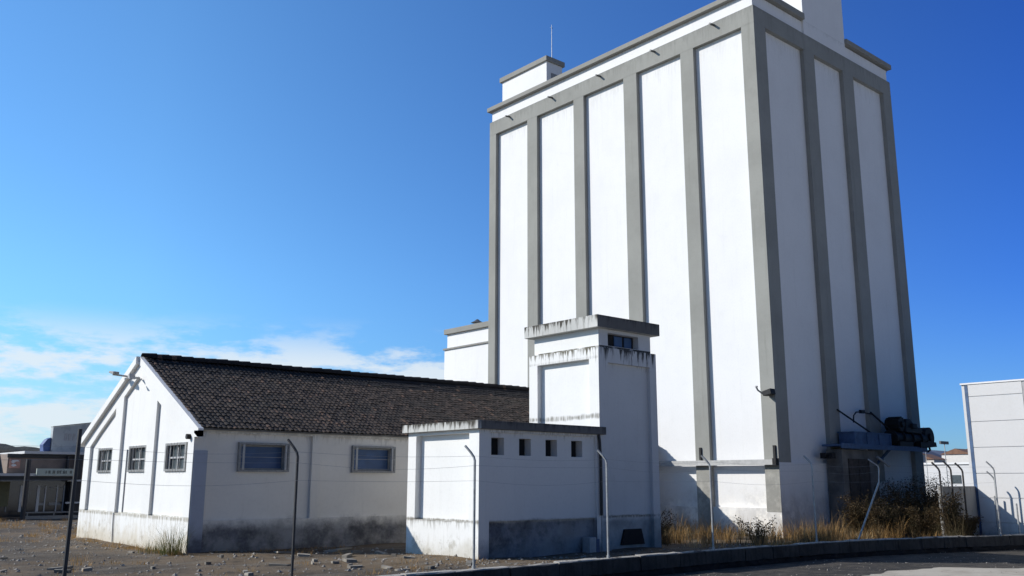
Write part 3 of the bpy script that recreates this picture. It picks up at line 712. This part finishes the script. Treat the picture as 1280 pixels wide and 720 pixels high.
# ------------------------------------------------------------------ fence posts
def fence_post(x, y, z0, z1, label, mat, lean=(0,0), r=.027, straight=False):
    p = thing('fence_post', (x,y,z0), label, 'fence post', 'bent top fence posts along the yard edge')
    m_ = MB(); h = z1-z0; tx, ty = x+lean[0], y+lean[1]
    if straight: m_.tube([(x,y,z0),(tx,ty,z1)], r, 8)
    else: m_.tube([(x,y,z0),(x+(tx-x)*.5,y+(ty-y)*.5,z0+h*.5),(tx,ty,z1-.20),(tx-.01,ty+.02,z1-.12),(tx-.05,ty+.08,z1-.02),(tx-.11,ty+.20,z1+.12)], r, 8)
    m_.build('pole', mat, p)
    m_ = MB(); m_.tube([(x,y,z0-.02),(x,y,z0+.06)], r*1.5, 8); m_.build('base_collar', mat, p); return p
FP = [(8.34,15.74,-.05,2.63,'bent top fence post in front of the shed side wall windows',M['galv_dark']),
      (12.48,15.62,.19,2.62,'bent top fence post in front of the lit annex wall',M['galv']),
      (16.73,15.75,.19,2.63,'bent top fence post where annex and tower meet',M['galv']),
      (20.94,15.82,.19,2.58,'bent top fence post before the lit silo panels',M['galv']),
      (25.91,15.70,.19,2.66,'bent top fence post just right of the silo corner',M['galv']),
      (34.2,13.62,.19,2.58,'bent top fence post before the white warehouse',M['galv'])]
for a in FP: fence_post(*a)
fence_post(4.44,15.75,-.05,2.80,'straight dark fence pole leaning at the far left of the shed',M['galv_dark'],(.03,.0),.034,True)
for x, y, z1, lb_, mt_ in ((32.75,14.88,2.55,'leftmost dark fence post before the grey boundary wall',M['galv_dark']),(33.6,14.86,2.60,'middle dark fence post before the grey boundary wall',M['galv_dark']),(34.5,14.84,2.55,'dark fence post nearest the warehouse corner',M['galv_dark'])):
    fence_post(x,y,-.05,z1,lb_,mt_,r=.034)
fence_post(35.1,14.0,.0,2.25,'shorter bent fence post behind the tall one at the warehouse',M['galv'])
fence_post(35.45,14.2,.0,1.5,'stump of a fence post beside the short bent post',M['galv'],(0,0),.03,True)
fence_post(35.3,13.42,.19,1.25,'short broken fence post at the right picture edge',M['galv'],(0,0),.03,True)
bp = thing('broken_fence_post', (27.9,15.45,.19), 'snapped fence post leaning to the right before the dark bushes', 'fence post', None)
m_ = MB(); m_.tube([(27.83,15.42,.15),(28.66,15.0,1.98)], .03, 8); m_.build('lower_pole', M['galv'], bp)
m_ = MB(); m_.tube([(28.66,15.0,1.98),(28.68,14.98,2.40),(28.66,15.0,2.50),(28.45,15.2,2.70)], .022, 8); 
m_.build('snapped_top', M['galv'], bp)
# wires
wl = [(-8,15.85),(4.44,15.72),(8.34,15.70),(12.48,15.58),(16.73,15.71),(20.94,15.78),(25.91,15.66),(28.7,15.0),(34.2,13.58)]
for dzz, lb_ in ((2.50,'top strand of thin wire strung between the fence posts'),(2.30,'middle strand of thin wire strung between the fence posts'),(1.98,'lowest strand of thin wire strung between the fence posts')):
    m_ = MB(); pts = []
    for k in range(len(wl)-1):
        a, b_ = wl[k], wl[k+1]
        for i in range(8):
            t = i/8; pts.append((a[0]+(b_[0]-a[0])*t, a[1]+(b_[1]-a[1])*t, dzz+.02-.10*math.sin(math.pi*t)*(.6+.4*math.sin(k*3+dzz*9))))
    pts.append((*wl[-1], dzz)); m_.tube(pts, .0022, 4)
    tag(m_.build('fence_wire', M['galv']), lb_, 'wire')

# ------------------------------------------------------------------ vegetation
def blade(mb, x, y, z, h, w_, lean, az_, mi=0, seg=3):
    """a narrow tapering curved blade"""
    dx, dy = math.cos(az_), math.sin(az_); px, py = -dy*w_/2, dx*w_/2
    prev = None; b0 = len(mb.v)
    for k in range(seg+1):
        t = k/seg; o = lean*h*t*t; zz = z+h*(t-.25*abs(lean)*t*t); ww = 1-t*.95
        mb.v.append((x+dx*o-px*ww, y+dy*o-py*ww, zz)); mb.v.append((x+dx*o+px*ww, y+dy*o+py*ww, zz))
    for k in range(seg): mb.f.append((b0+2*k,b0+2*k+1,b0+2*k+3,b0+2*k+2)); mb.m.append(mi)
def tuft(mb, x, y, h, n_, rad, rnd, w_=.02, seed_heads=False):
    for _ in range(n_):
        a = rnd.uniform(0, 6.283); r_ = rad*math.sqrt(rnd.random())
        hh_ = h*rnd.uniform(.45,1.1)
        bx, by = x+r_*math.cos(a), y+r_*math.sin(a)
        blade(mb, bx, by, -.05, hh_, w_*rnd.uniform(.6,1.3), rnd.uniform(.1,.75), a+rnd.uniform(-.9,.9))
rnd = random.Random(21)
dg = MB()
def region(n_, xr, yr, h, cnt, rad, mb=dg, dens=None, w_=.02):
    for _ in range(n_):
        x = rnd.uniform(*xr); y = rnd.uniform(*yr)
        if y < wall_y(x)+.35 or (x > 30.6 and y > 19.9) or (20.2 < x < 23.1 and y > 19.2): continue
        tuft(mb, x, y, h*rnd.uniform(.6,1.15), cnt, rad, rnd, w_)
def patchy(n_, xr, yr, h, cnt, rad, mb, w_=.02):
    for _ in range(n_):
        x = rnd.uniform(*xr); y = rnd.uniform(*yr)
        if y < wall_y(x)+.3 or (x > 30.6 and y > 19.9) or (20.2 < x < 23.1 and y > 19.2): continue
        p = math.sin(x*1.9+y*1.1)+math.sin(x*.8-y*2.3+1)+.6*math.sin(x*4.1+2)
        if p < -.5 and rnd.random() < .75: continue
        tuft(mb, x, y, h*rnd.uniform(.35,.8)*(1+.35*max(p,0)), int(cnt*rnd.uniform(.5,1.3)), rad*rnd.uniform(.6,1.5), rnd, w_)
patchy(46, (23.6,30.6), (19.0,24.5), .95, 50, .35, dg)
patchy(40, (27.5,33.5), (16.2,19.7), .95, 50, .35, dg)
patchy(22, (24.0,30.0), (16.2,18.5), .5, 36, .3, dg)
patchy(26, (25.8,31.5), (15.95,16.9), .6, 40, .3, dg)
patchy(14, (31.5,35.3), (14.3,16.0), .8, 40, .3, dg)
pg = MB()
patchy(34, (23.6,33), (16.2,23), .8, 30, .4, pg, .016)
patchy(20, (23.6,30), (16.0,17.2), .35, 30, .3, pg, .014)
tag(pg.build('pale_straw', foliage('pale_straw', (.55,.44,.26), (.40,.33,.2), 1.3, .3), recalc=False), 'pale dead straw mixed through the orange grass before the silo', 'grass', kind='stuff')
o = dg.build('dry_grass', M['drygrass'], recalc=False); tag(o, 'tall dry orange grass growing between the retaining wall and the silo', 'grass', kind='stuff')
sg = MB()
for _ in range(260):
    x = rnd.uniform(-2, 15); y = rnd.uniform(17, 52)
    if 10 < x < 31 and 25.9 < y < 36.5: continue
    if rnd.random() < .5: x = rnd.uniform(2, 12); y = rnd.uniform(36, 54)
    tuft(sg, x, y, rnd.uniform(.08,.28) + (.12 if y > 36 else 0), 26, .28, rnd, .016)
for _ in range(110): # along the hut gable foot and annex foot
    y = rnd.uniform(25.6, 36.2); tuft(sg, 10.3+rnd.uniform(-.5,.15), y, rnd.uniform(.06,.22), 14, .18, rnd, .013)
for _ in range(36): tuft(sg, rnd.uniform(15.0,15.6), rnd.uniform(19,22.6), rnd.uniform(.04,.14), 12, .15, rnd, .012)
for _ in range(40): tuft(sg, rnd.uniform(11,15.5), rnd.uniform(25.5,26.0), rnd.uniform(.05,.16), 12, .15, rnd, .012)
tag(sg.build('yard_weeds', M['drygrass'], recalc=False), 'sparse low dry weeds scattered over the open yard', 'weeds', kind='stuff')

def leafy(name, x, y, h, rad, n_stem, leaf, n_leaf, mat, label, cat='plant', group=None, seed=1, base_z=-.05, droop=.25):
    rr_ = random.Random(seed); t_ = thing(name, (x,y,0), label, cat, group)
    st = MB(); lf = MB()
    for s_ in range(n_stem):
        a = rr_.uniform(0,6.283); sp_ = rad*rr_.uniform(.2,1); hh_ = h*rr_.uniform(.55,1.05)
        p0 = Vector((x+.15*rad*math.cos(a), y+.15*rad*math.sin(a), base_z)); p2 = Vector((x+sp_*math.cos(a), y+sp_*math.sin(a), base_z+hh_))
        p1 = (p0+p2)/2 + Vector((0,0,hh_*.18)) - Vector((math.cos(a),math.sin(a),0))*sp_*.2
        st.tube([p0,p1,p2], .014, 4, .003)
        for _ in range(n_leaf):
            t = rr_.uniform(.18,1.0); p = (p0*(1-t)+p1*t)*(1-t) + (p1*(1-t)+p2*t)*t
            p = p + Vector((rr_.gauss(0,.11),rr_.gauss(0,.11),rr_.gauss(0,.08)))*(h*.55)
            if p.z < 0: continue
            d = Vector((rr_.gauss(0,1),rr_.gauss(0,1),rr_.gauss(.3,.8))).normalized(); sd_ = d.cross(Vector((rr_.random(),rr_.random(),rr_.random()))).normalized()
            l_ = leaf*rr_.uniform(.6,1.3); w2 = l_*.22
            lf.poly([p, p+d*l_*.5+sd_*w2, p+d*l_, p+d*l_*.5-sd_*w2])
    st.build('stem', M['stem'], t_, recalc=False); lf.build('foliage', mat, t_, recalc=False); return t_
for (wx_, wy_, wh_, wn_, wr_, lb_) in ((10.15,26.1,1.0,170,.34,'tall spindly green weed growing at the corner of the shed'),(10.1,27.2,.5,120,.5,'lower sprawling green weed at the foot of the shed gable')):
    wt = thing('grassy_weed', (wx_,wy_,0), lb_, 'weed'); m_ = MB(); tuft(m_, wx_, wy_, wh_, wn_, wr_, random.Random(int(wh_*10)), .014); m_.build('blades', M['green'], wt, recalc=False)
bl = [(32.0,17.6,1.6,.9,'dark scraggly bush left of the concrete pier',0),(34.6,17.6,1.9,1.0,'dark bush before the rusty hatch of the pier',0),(36.4,17.2,1.9,1.2,'broad dark bush right of the snapped fence post',0),
      (37.6,18.6,2.1,1.1,'dark bush growing under the conveyor machine',0),(39.6,18.4,2.2,1.2,'tallest dark bush at the right corner of the silo',0),(33.3,15.9,1.15,.8,'low dark bush behind the retaining wall near boundary wall',0),
      (31.4,16.4,1.35,.8,'thin dark bush just behind the leaning snapped post',0),(34.9,15.7,1.2,.7,'small dark bush in front of boundary wall',0),(24.3,20.7,1.1,.7,'dry brown weedy bush beside the annex tower base',0),
      (34.0,14.65,.85,.5,'low grey green bush against the boundary wall foot',0),(32.9,14.75,1.7,.55,'dark upright bush hiding the left end of the boundary wall',0),(26.6,18.3,.9,.8,'dark low bush among dry grass before the lit silo panel',0)]
for i, (x,y,h,r_,lb_,_) in enumerate(bl):
    leafy('scrub_bush', x, y, h, r_*(1 if x > 31 else 1.3), 34 if x > 31 else 22, .075, 95 if x > 31 else 30, M['bush'] if x > 31 else M['drybush'], lb_, 'bush', 'dark scrub bushes at the silo foot', seed=40+i)
ds = MB()
for x,y,h,r_,lb_,_ in bl:
    for k in range(5): tuft(ds, x+rnd.uniform(-r_,r_), y+rnd.uniform(-.5,.5)*r_, h*rnd.uniform(.5,.9), 45, .3, rnd, .018)
for _ in range(70): 
    x = rnd.uniform(23.3,31.5); tuft(ds, x, rnd.uniform(16.2,24), rnd.uniform(.3,.85), 30, .3, rnd, .016)
tag(ds.build('dark_stalks', M['drygrass_dark'], recalc=False), 'dead dark stalks standing among the scrub bushes and dry grass', 'stalks', kind='stuff')

# stones and rubble
def pebbles(mb, n_, xr, yr, s0, s1, z=-.02, cond=None):
    for _ in range(n_):
        x = rnd.uniform(*xr); y = rnd.uniform(*yr)
        if cond and not cond(x, y): continue
        s_ = s0*(s1/s0)**(rnd.random()**2.2); b0 = len(mb.v)
        P_ = [Vector((rnd.uniform(.6,1),0,0)),Vector((0,rnd.uniform(.6,1),0)),Vector((-rnd.uniform(.6,1),0,0)),Vector((0,-rnd.uniform(.6,1),0)),Vector((rnd.uniform(-.3,.3),rnd.uniform(-.3,.3),rnd.uniform(.35,.8)))]
        c_, s2 = math.cos(x*50), math.sin(x*50)
        for p in P_: mb.v.append((x+(p.x*c_-p.y*s2)*s_, y+(p.x*s2+p.y*c_)*s_, z+hgt(x,y)+p.z*s_))
        for k in range(4): mb.f.append((b0+k,b0+(k+1)%4,b0+4)); mb.m.append(0)
pb = MB()
pebbles(pb, 5200, (0,16), (16,40), .012, .085, cond=lambda x,y: not (x > 10.4 and y > 26) and y > wall_y(x)+.3 and x > (y-16)*.28)
pebbles(pb, 900, (13,26), (16.2,19.2), .012, .07)
pebbles(pb, 900, (3,14), (36,54), .02, .11)
tag(pb.build('gravel', M['pebble'], recalc=False), 'loose stones and rubble scattered over the yard ground', 'gravel', kind='stuff')
lt = MB(); lr = random.Random(77)
for _ in range(75):
    x = lr.uniform(3,15); y = lr.uniform(17.2,25) if lr.random() < .6 else lr.uniform(25,50)
    if (x > 10.2 and y > 25.5) or y < wall_y(x)+.6: continue
    L_ = lr.uniform(.06,.28); w_ = L_*lr.uniform(.15,.6); a = lr.uniform(0,3.14); t = lr.uniform(.01,.05)
    u = Vector((math.cos(a),math.sin(a),lr.uniform(-.1,.15)))*L_; v = Vector((-math.sin(a),math.cos(a),lr.uniform(-.1,.1)))*w_; p = Vector((x,y,hgt(x,y)-.03)); h_ = Vector((0,0,t+.03))
    q8 = [p-u-v,p+u-v*.7,p+u*.8+v,p-u*.9+v*.8]; b0 = len(lt.v); lt.v += [tuple(k) for k in q8]+[tuple(k+h_) for k in q8]
    for f_ in ((4,5,6,7),(0,1,5,4),(1,2,6,5),(2,3,7,6),(3,0,4,7)): lt.f.append(tuple(b0+i for i in f_)); lt.m.append(0)
tag(lt.build('broken_debris', simple('debris', (.38,.34,.28), .9, 0, .75, .9)), 'broken slabs and bits of debris lying about the open yard', 'debris', kind='stuff')
vp = MB(); pebbles(vp, 1500, (16,36), (9.5,15.3), .010, .05, z=-.31, cond=lambda x,y: y < wall_y(x)-.05)
tag(vp.build('street_rubble', M['pebble'], recalc=False), 'small rubble along the foot of the retaining wall', 'rubble', kind='stuff')

# ------------------------------------------------------------------ left background: shop building
LY = 56.0
sh_wall = simple('shop_brown', (.26,.20,.165), .8, 0, .3, 1.5); sh_dark = simple('shop_dark', (.03,.032,.038), .6, 0, .4, 1.2)
sh_glass = glass('shop_glass', (.03,.038,.05)); sh_pale = simple('shop_pale', (.62,.62,.62), .7, 0, .15, 3); sh_blue = simple('blue_cladding', (.04,.08,.22), .6, 0, .2, 1)
sh_red = simple('sign_red', (.55,.05,.04), .6, 0, .1, 3); sh_green = simple('sign_pale_green', (.50,.56,.50), .7, 0, .1, 3)
shp = thing('shop_building', (14,58,0), 'dark brown flat roofed shop with pale canopy behind the shed', 'shop')
m_ = MB(); m_.box(12.35, 24, LY, LY+9, -.3, 3.38); m_.build('wall', sh_wall, shp)
m_ = MB(); m_.box(13.05, 24.2, LY-.35, LY+9.1, 3.40, 3.54); m_.build('roof_edge', sh_pale, shp)
m_ = MB(); m_.box(12.3, 24.1, LY-.1, LY-.003, 3.18, 3.39); m_.build('fascia', sh_dark, shp)
m_ = MB(); m_.box(3.0, 15.55, LY-1.3, LY-.004, 2.20, 2.34); m_.build('canopy', sh_pale, shp)
m_ = MB(); m_.box(3.0, 15.5, LY-1.2, LY-.006, 1.98, 2.195); m_.build('canopy_soffit', sh_dark, shp)
m_ = MB(); m_.box(3.0, 24, LY-.06, LY-.01, .05, 1.97); m_.build('shopfront', sh_glass, shp)
for a in (12.45,13.1,13.35,13.95,14.35,14.95,15.3):
    m_ = MB(); m_.box(a, a+.06+.08*(a > 13 and a < 14), LY-.12, LY-.062, .3, 1.7); m_.build('mullion', sh_pale if int(a*10) % 2 else M['frame'], shp)
for a, b_ in ((13.15,13.5),(14.0,14.4),(14.6,15.2)):
    m_ = MB(); m_.box(a, b_, LY-.11, LY-.063, .62, .78); m_.box(a,b_,LY-.11,LY-.063,1.55,1.62); m_.build('shop_rail', M['frame'], shp)
m_ = MB(); m_.box(3.0, 12.4, LY+.02, LY+8, -.3, 1.97+.2); m_.box(12.0,12.55,LY-.2,LY-.07,.6,1.9); m_.build('olive_bay', simple('olive_paint', (.16,.15,.08), .8), shp)
m_ = MB(); m_.box(15.5, 19, LY-.6, LY-.07, -.2, 2.0); m_.build('side_block', sh_dark, shp)
for z1 in (1.92, .72): 
    m_ = MB(); m_.box(15.3, 18.5, LY-.72, LY-.605, z1, z1+.09); m_.build('white_rail', sh_pale, shp)
m_ = MB(); m_.box(15.85, 16.05, LY-.5, LY-.02, 2.0, 3.38); m_.box(15.3,15.4,LY-.3,LY-.02,2.2,3.3); m_.build('pillar', sh_dark, shp)
lw = thing('left_white_wall', (14,55,0), 'low pale kerb and rail line in front of the shop', 'kerb')
m_ = MB(); m_.box(13.0, 18, LY-2.0, LY-1.85, -.1, .14); m_.build('rail', M['frame'], lw)
m_ = MB(); m_.box(13.0,18,LY-2.02,LY-1.83,.28,.34)
for x in (13.1,14.4,15.7,17): m_.box(x,x+.06,LY-1.98,LY-1.9,.1,.28)
m_.build('top_rail', M['frame'], lw)
# sign strip with dark letters (too blurred in the photo to be read)
sg_ = thing('fascia_sign', (14.5,LY-1.4,2.3), 'long pale green sign strip with dark lettering on the shop canopy', 'sign')
m_ = MB(); m_.box(13.5, 15.5, LY-1.42, LY-1.32, 2.22, 2.60); m_.build('board', sh_green, sg_)
m_ = MB(); xx = 13.95; rr_ = random.Random(9)
while xx < 15.2:
    w_ = rr_.uniform(.05,.10); k = rr_.randint(0,2)
    m_.box(xx, xx+.022, LY-1.44, LY-1.422, 2.33, 2.49)
    if k != 1: m_.box(xx+.024, xx+w_, LY-1.44, LY-1.422, 2.47, 2.49)
    if k != 0: m_.box(xx+.024, xx+w_, LY-1.44, LY-1.422, 2.40, 2.415)
    if k == 2: m_.box(xx+w_, xx+w_+.02, LY-1.44, LY-1.422, 2.33, 2.49)
    xx += w_+.07+(.08 if rr_.random() < .2 else 0)
m_.build('lettering', sh_dark, sg_)
rs = thing('red_shop_sign', (12.65,LY-.1,2.9), 'small white sign with a red bird-like mark on the shop wall', 'sign')
m_ = MB(); m_.box(12.42, 12.95, LY-.12, LY-.102, 2.62, 3.12); m_.build('board', simple('sign_pinkish', (.45,.25,.2), .7), rs)
m_ = MB(); m_.prism([(12.48,2.95),(12.6,2.86),(12.75,2.98),(12.9,2.98),(12.82,3.06),(12.55,3.06)], 'y', LY-.14, LY-.122); m_.prism([(12.5,2.76),(12.62,2.70),(12.78,2.76),(12.7,2.84),(12.55,2.83)], 'y', LY-.14, LY-.122); m_.build('mark', sh_pale, rs)
m_ = MB(); m_.tube([(12.62,LY-3.2,-.1),(12.62,LY-3.2,3.05)], .13, 8); tag(m_.build('dark_pole', M['galv_dark']), 'thick dark pole standing before the shop canopy', 'pole')
bb = thing('roof_billboard', (16,57,3.5), 'large grey box sign standing on the shop roof beside the shed gable', 'billboard')
bmat, nt2, b2 = new_mat('billboard_face'); q2 = N(nt2); g2 = q2.n('ShaderNodeNewGeometry'); nn = q2.noise(g2.outputs['Position'], 2.2, 3)
q2.l(q2.mix(q2.ramp(nn, .5, .6), (.42,.45,.45), (.33,.36,.37)), b2.inputs['Base Color']); b2.inputs['Roughness'].default_value = .6
m_ = MB(); m_.prism([(14.62,3.56),(16.6,3.56),(16.6,5.22),(14.62,4.92)], 'y', LY+.6, LY+1.0); m_.build('panel', bmat, bb)
m_ = MB(); m_.prism([(14.60,4.93),(16.62,5.23),(16.62,5.28),(14.60,4.98)], 'y', LY+.55, LY+1.05); m_.build('trim', M['frame'], bb)
m_ = MB()
for k in range(3): m_.box(15.25+k*.22, 15.40+k*.22, LY+.58, LY+.598, 4.2, 4.6)
m_.build('lettering', M['joint_grey'], bb)
m_ = MB(); m_.prism([(14.25,3.56),(14.58,3.56),(14.58,4.35),(14.40,4.25),(14.2,3.95)], 'y', LY+.7, LY+1.4); tag(m_.build('blue_roof_unit', sh_blue), 'small blue unit on the shop roof left of the grey box sign', 'roof unit')
bl_ = thing('blue_shed', (9,60,0), 'dark blue metal clad building at the left picture edge', 'building')
m_ = MB(); m_.box(-6, 12.6, LY+2, LY+10, -.2, 3.25); m_.build('wall', sh_blue, bl_)
m_ = MB(); m_.box(-6.1, 12.7, LY+1.9, LY+10.1, 3.252, 3.4); m_.build('roof_edge', sh_dark, bl_)
# wooded hill behind
hl = MB(); vs = []; fs = []
def hillmesh(name, x0, x1, y0, y1, hfun, mat, nx=60, ny=10):
    v = []; f = []
    for i in range(nx+1):
        for j in range(ny+1):
            x = x0+(x1-x0)*i/nx; t = j/ny; y = y0+(y1-y0)*t
            v.append((x, y, -.1 + hfun(x)*math.sin(math.pi*t)))
    for i in range(nx):
        for j in range(ny): a = i*(ny+1)+j; f.append((a,a+ny+1,a+ny+2,a+1))
    m_ = MB(); m_.v = v; m_.f = f; m_.m = [0]*len(f); return m_.build(name, mat, smooth=True, recalc=False)
hm, nth, bh = new_mat('wooded_hill'); qh = N(nth); gh = qh.n('ShaderNodeNewGeometry'); nh = qh.noise(gh.outputs['Position'], .12, 6, .7)
qh.l(qh.mix(qh.ramp(nh, .4, .62), (.006,.008,.005), (.022,.018,.010)), bh.inputs['Base Color']); bh.inputs['Roughness'].default_value = 1; qh.bump(nh, 1, 2, bh)
struct(hillmesh('wooded_hill', -90, 75, 170, 260, lambda x: 8.6+1.0*math.sin(x*.05)+.5*math.sin(x*.21)+.3*math.sin(x*.9) , hm))
hb = simple('distant_blue_hill', (.10,.13,.20), 1, 0, .3, .01)
struct(hillmesh('distant_hill', 900, 1500, 480, 700, lambda x: 38+10*math.sin(x*.012)+4*math.sin(x*.05), hb))
# right background: low white building, houses, masts
fwb = thing('low_white_depot', (135,62,0), 'low white depot seen between silo and warehouse', 'building')
m_ = MB(); m_.box(130, 160, 46, 64, -.2, 4.35); m_.build('wall', M['panel_white'], fwb)
m_ = MB(); m_.box(129.8, 160.2, 45.8, 64.2, 4.352, 4.6); m_.build('roof_edge', M['silo_white'], fwb)
m_ = MB(); m_.box(129.92, 129.99, 56.2, 57.6, 1.8, 2.9); m_.build('window', M['glass'], fwb)
hw = simple('house_white', (.7,.68,.64), .9, 0, .1, 1); hr = simple('house_roof', (.22,.12,.08), .9, 0, .3, 1)
for i, (x, y, w_, h_, lb_) in enumerate(((300,146,12,11.0,'leftmost small distant town house above the depot roof'),(318,146,9,9.5,'second small distant town house above the depot roof'),(333,140,13,11.5,'middle pale distant town house above the depot roof'),(352,142,14,12.6,'largest pale distant town house near the warehouse edge'))):
    hs_ = thing('distant_house', (x,y,0), lb_, 'house', 'distant town houses')
    m_ = MB(); m_.box(x, x+w_, y, y+10, -.2, h_); m_.build('wall', hw, hs_)
    m_ = MB(); m_.prism([(y-.5,h_),(y+10.5,h_),(y+5,h_+2)], 'x', x-.4, x+w_+.4); m_.build('roof', hr, hs_)
    m_ = MB(); m_.box(x+w_*.3, x+w_*.45, y-.06, y-.01, h_*.6, h_*.8); m_.box(x+w_*.6, x+w_*.75, y-.06, y-.01, h_*.6, h_*.8); m_.build('window', M['glass'], hs_)
fm = thing('floodlight_mast', (112,50,0), 'thin mast with a small floodlight bar beyond the silo corner', 'mast')
m_ = MB(); m_.tube([(112,50,-.1),(112,50,6.6)], .07, 6, .05); m_.build('pole', M['galv'], fm)
m_ = MB(); m_.box(110.9,113.0,49.9,50.1,6.4,6.75); m_.build('lamp_bar', M['lamp'], fm)
m_ = MB(); m_.tube([(107,50,-.1),(107,50,8.3)], .045, 6, .03); tag(m_.build('thin_mast', M['galv']), 'thin bare mast left of the floodlight mast', 'mast')
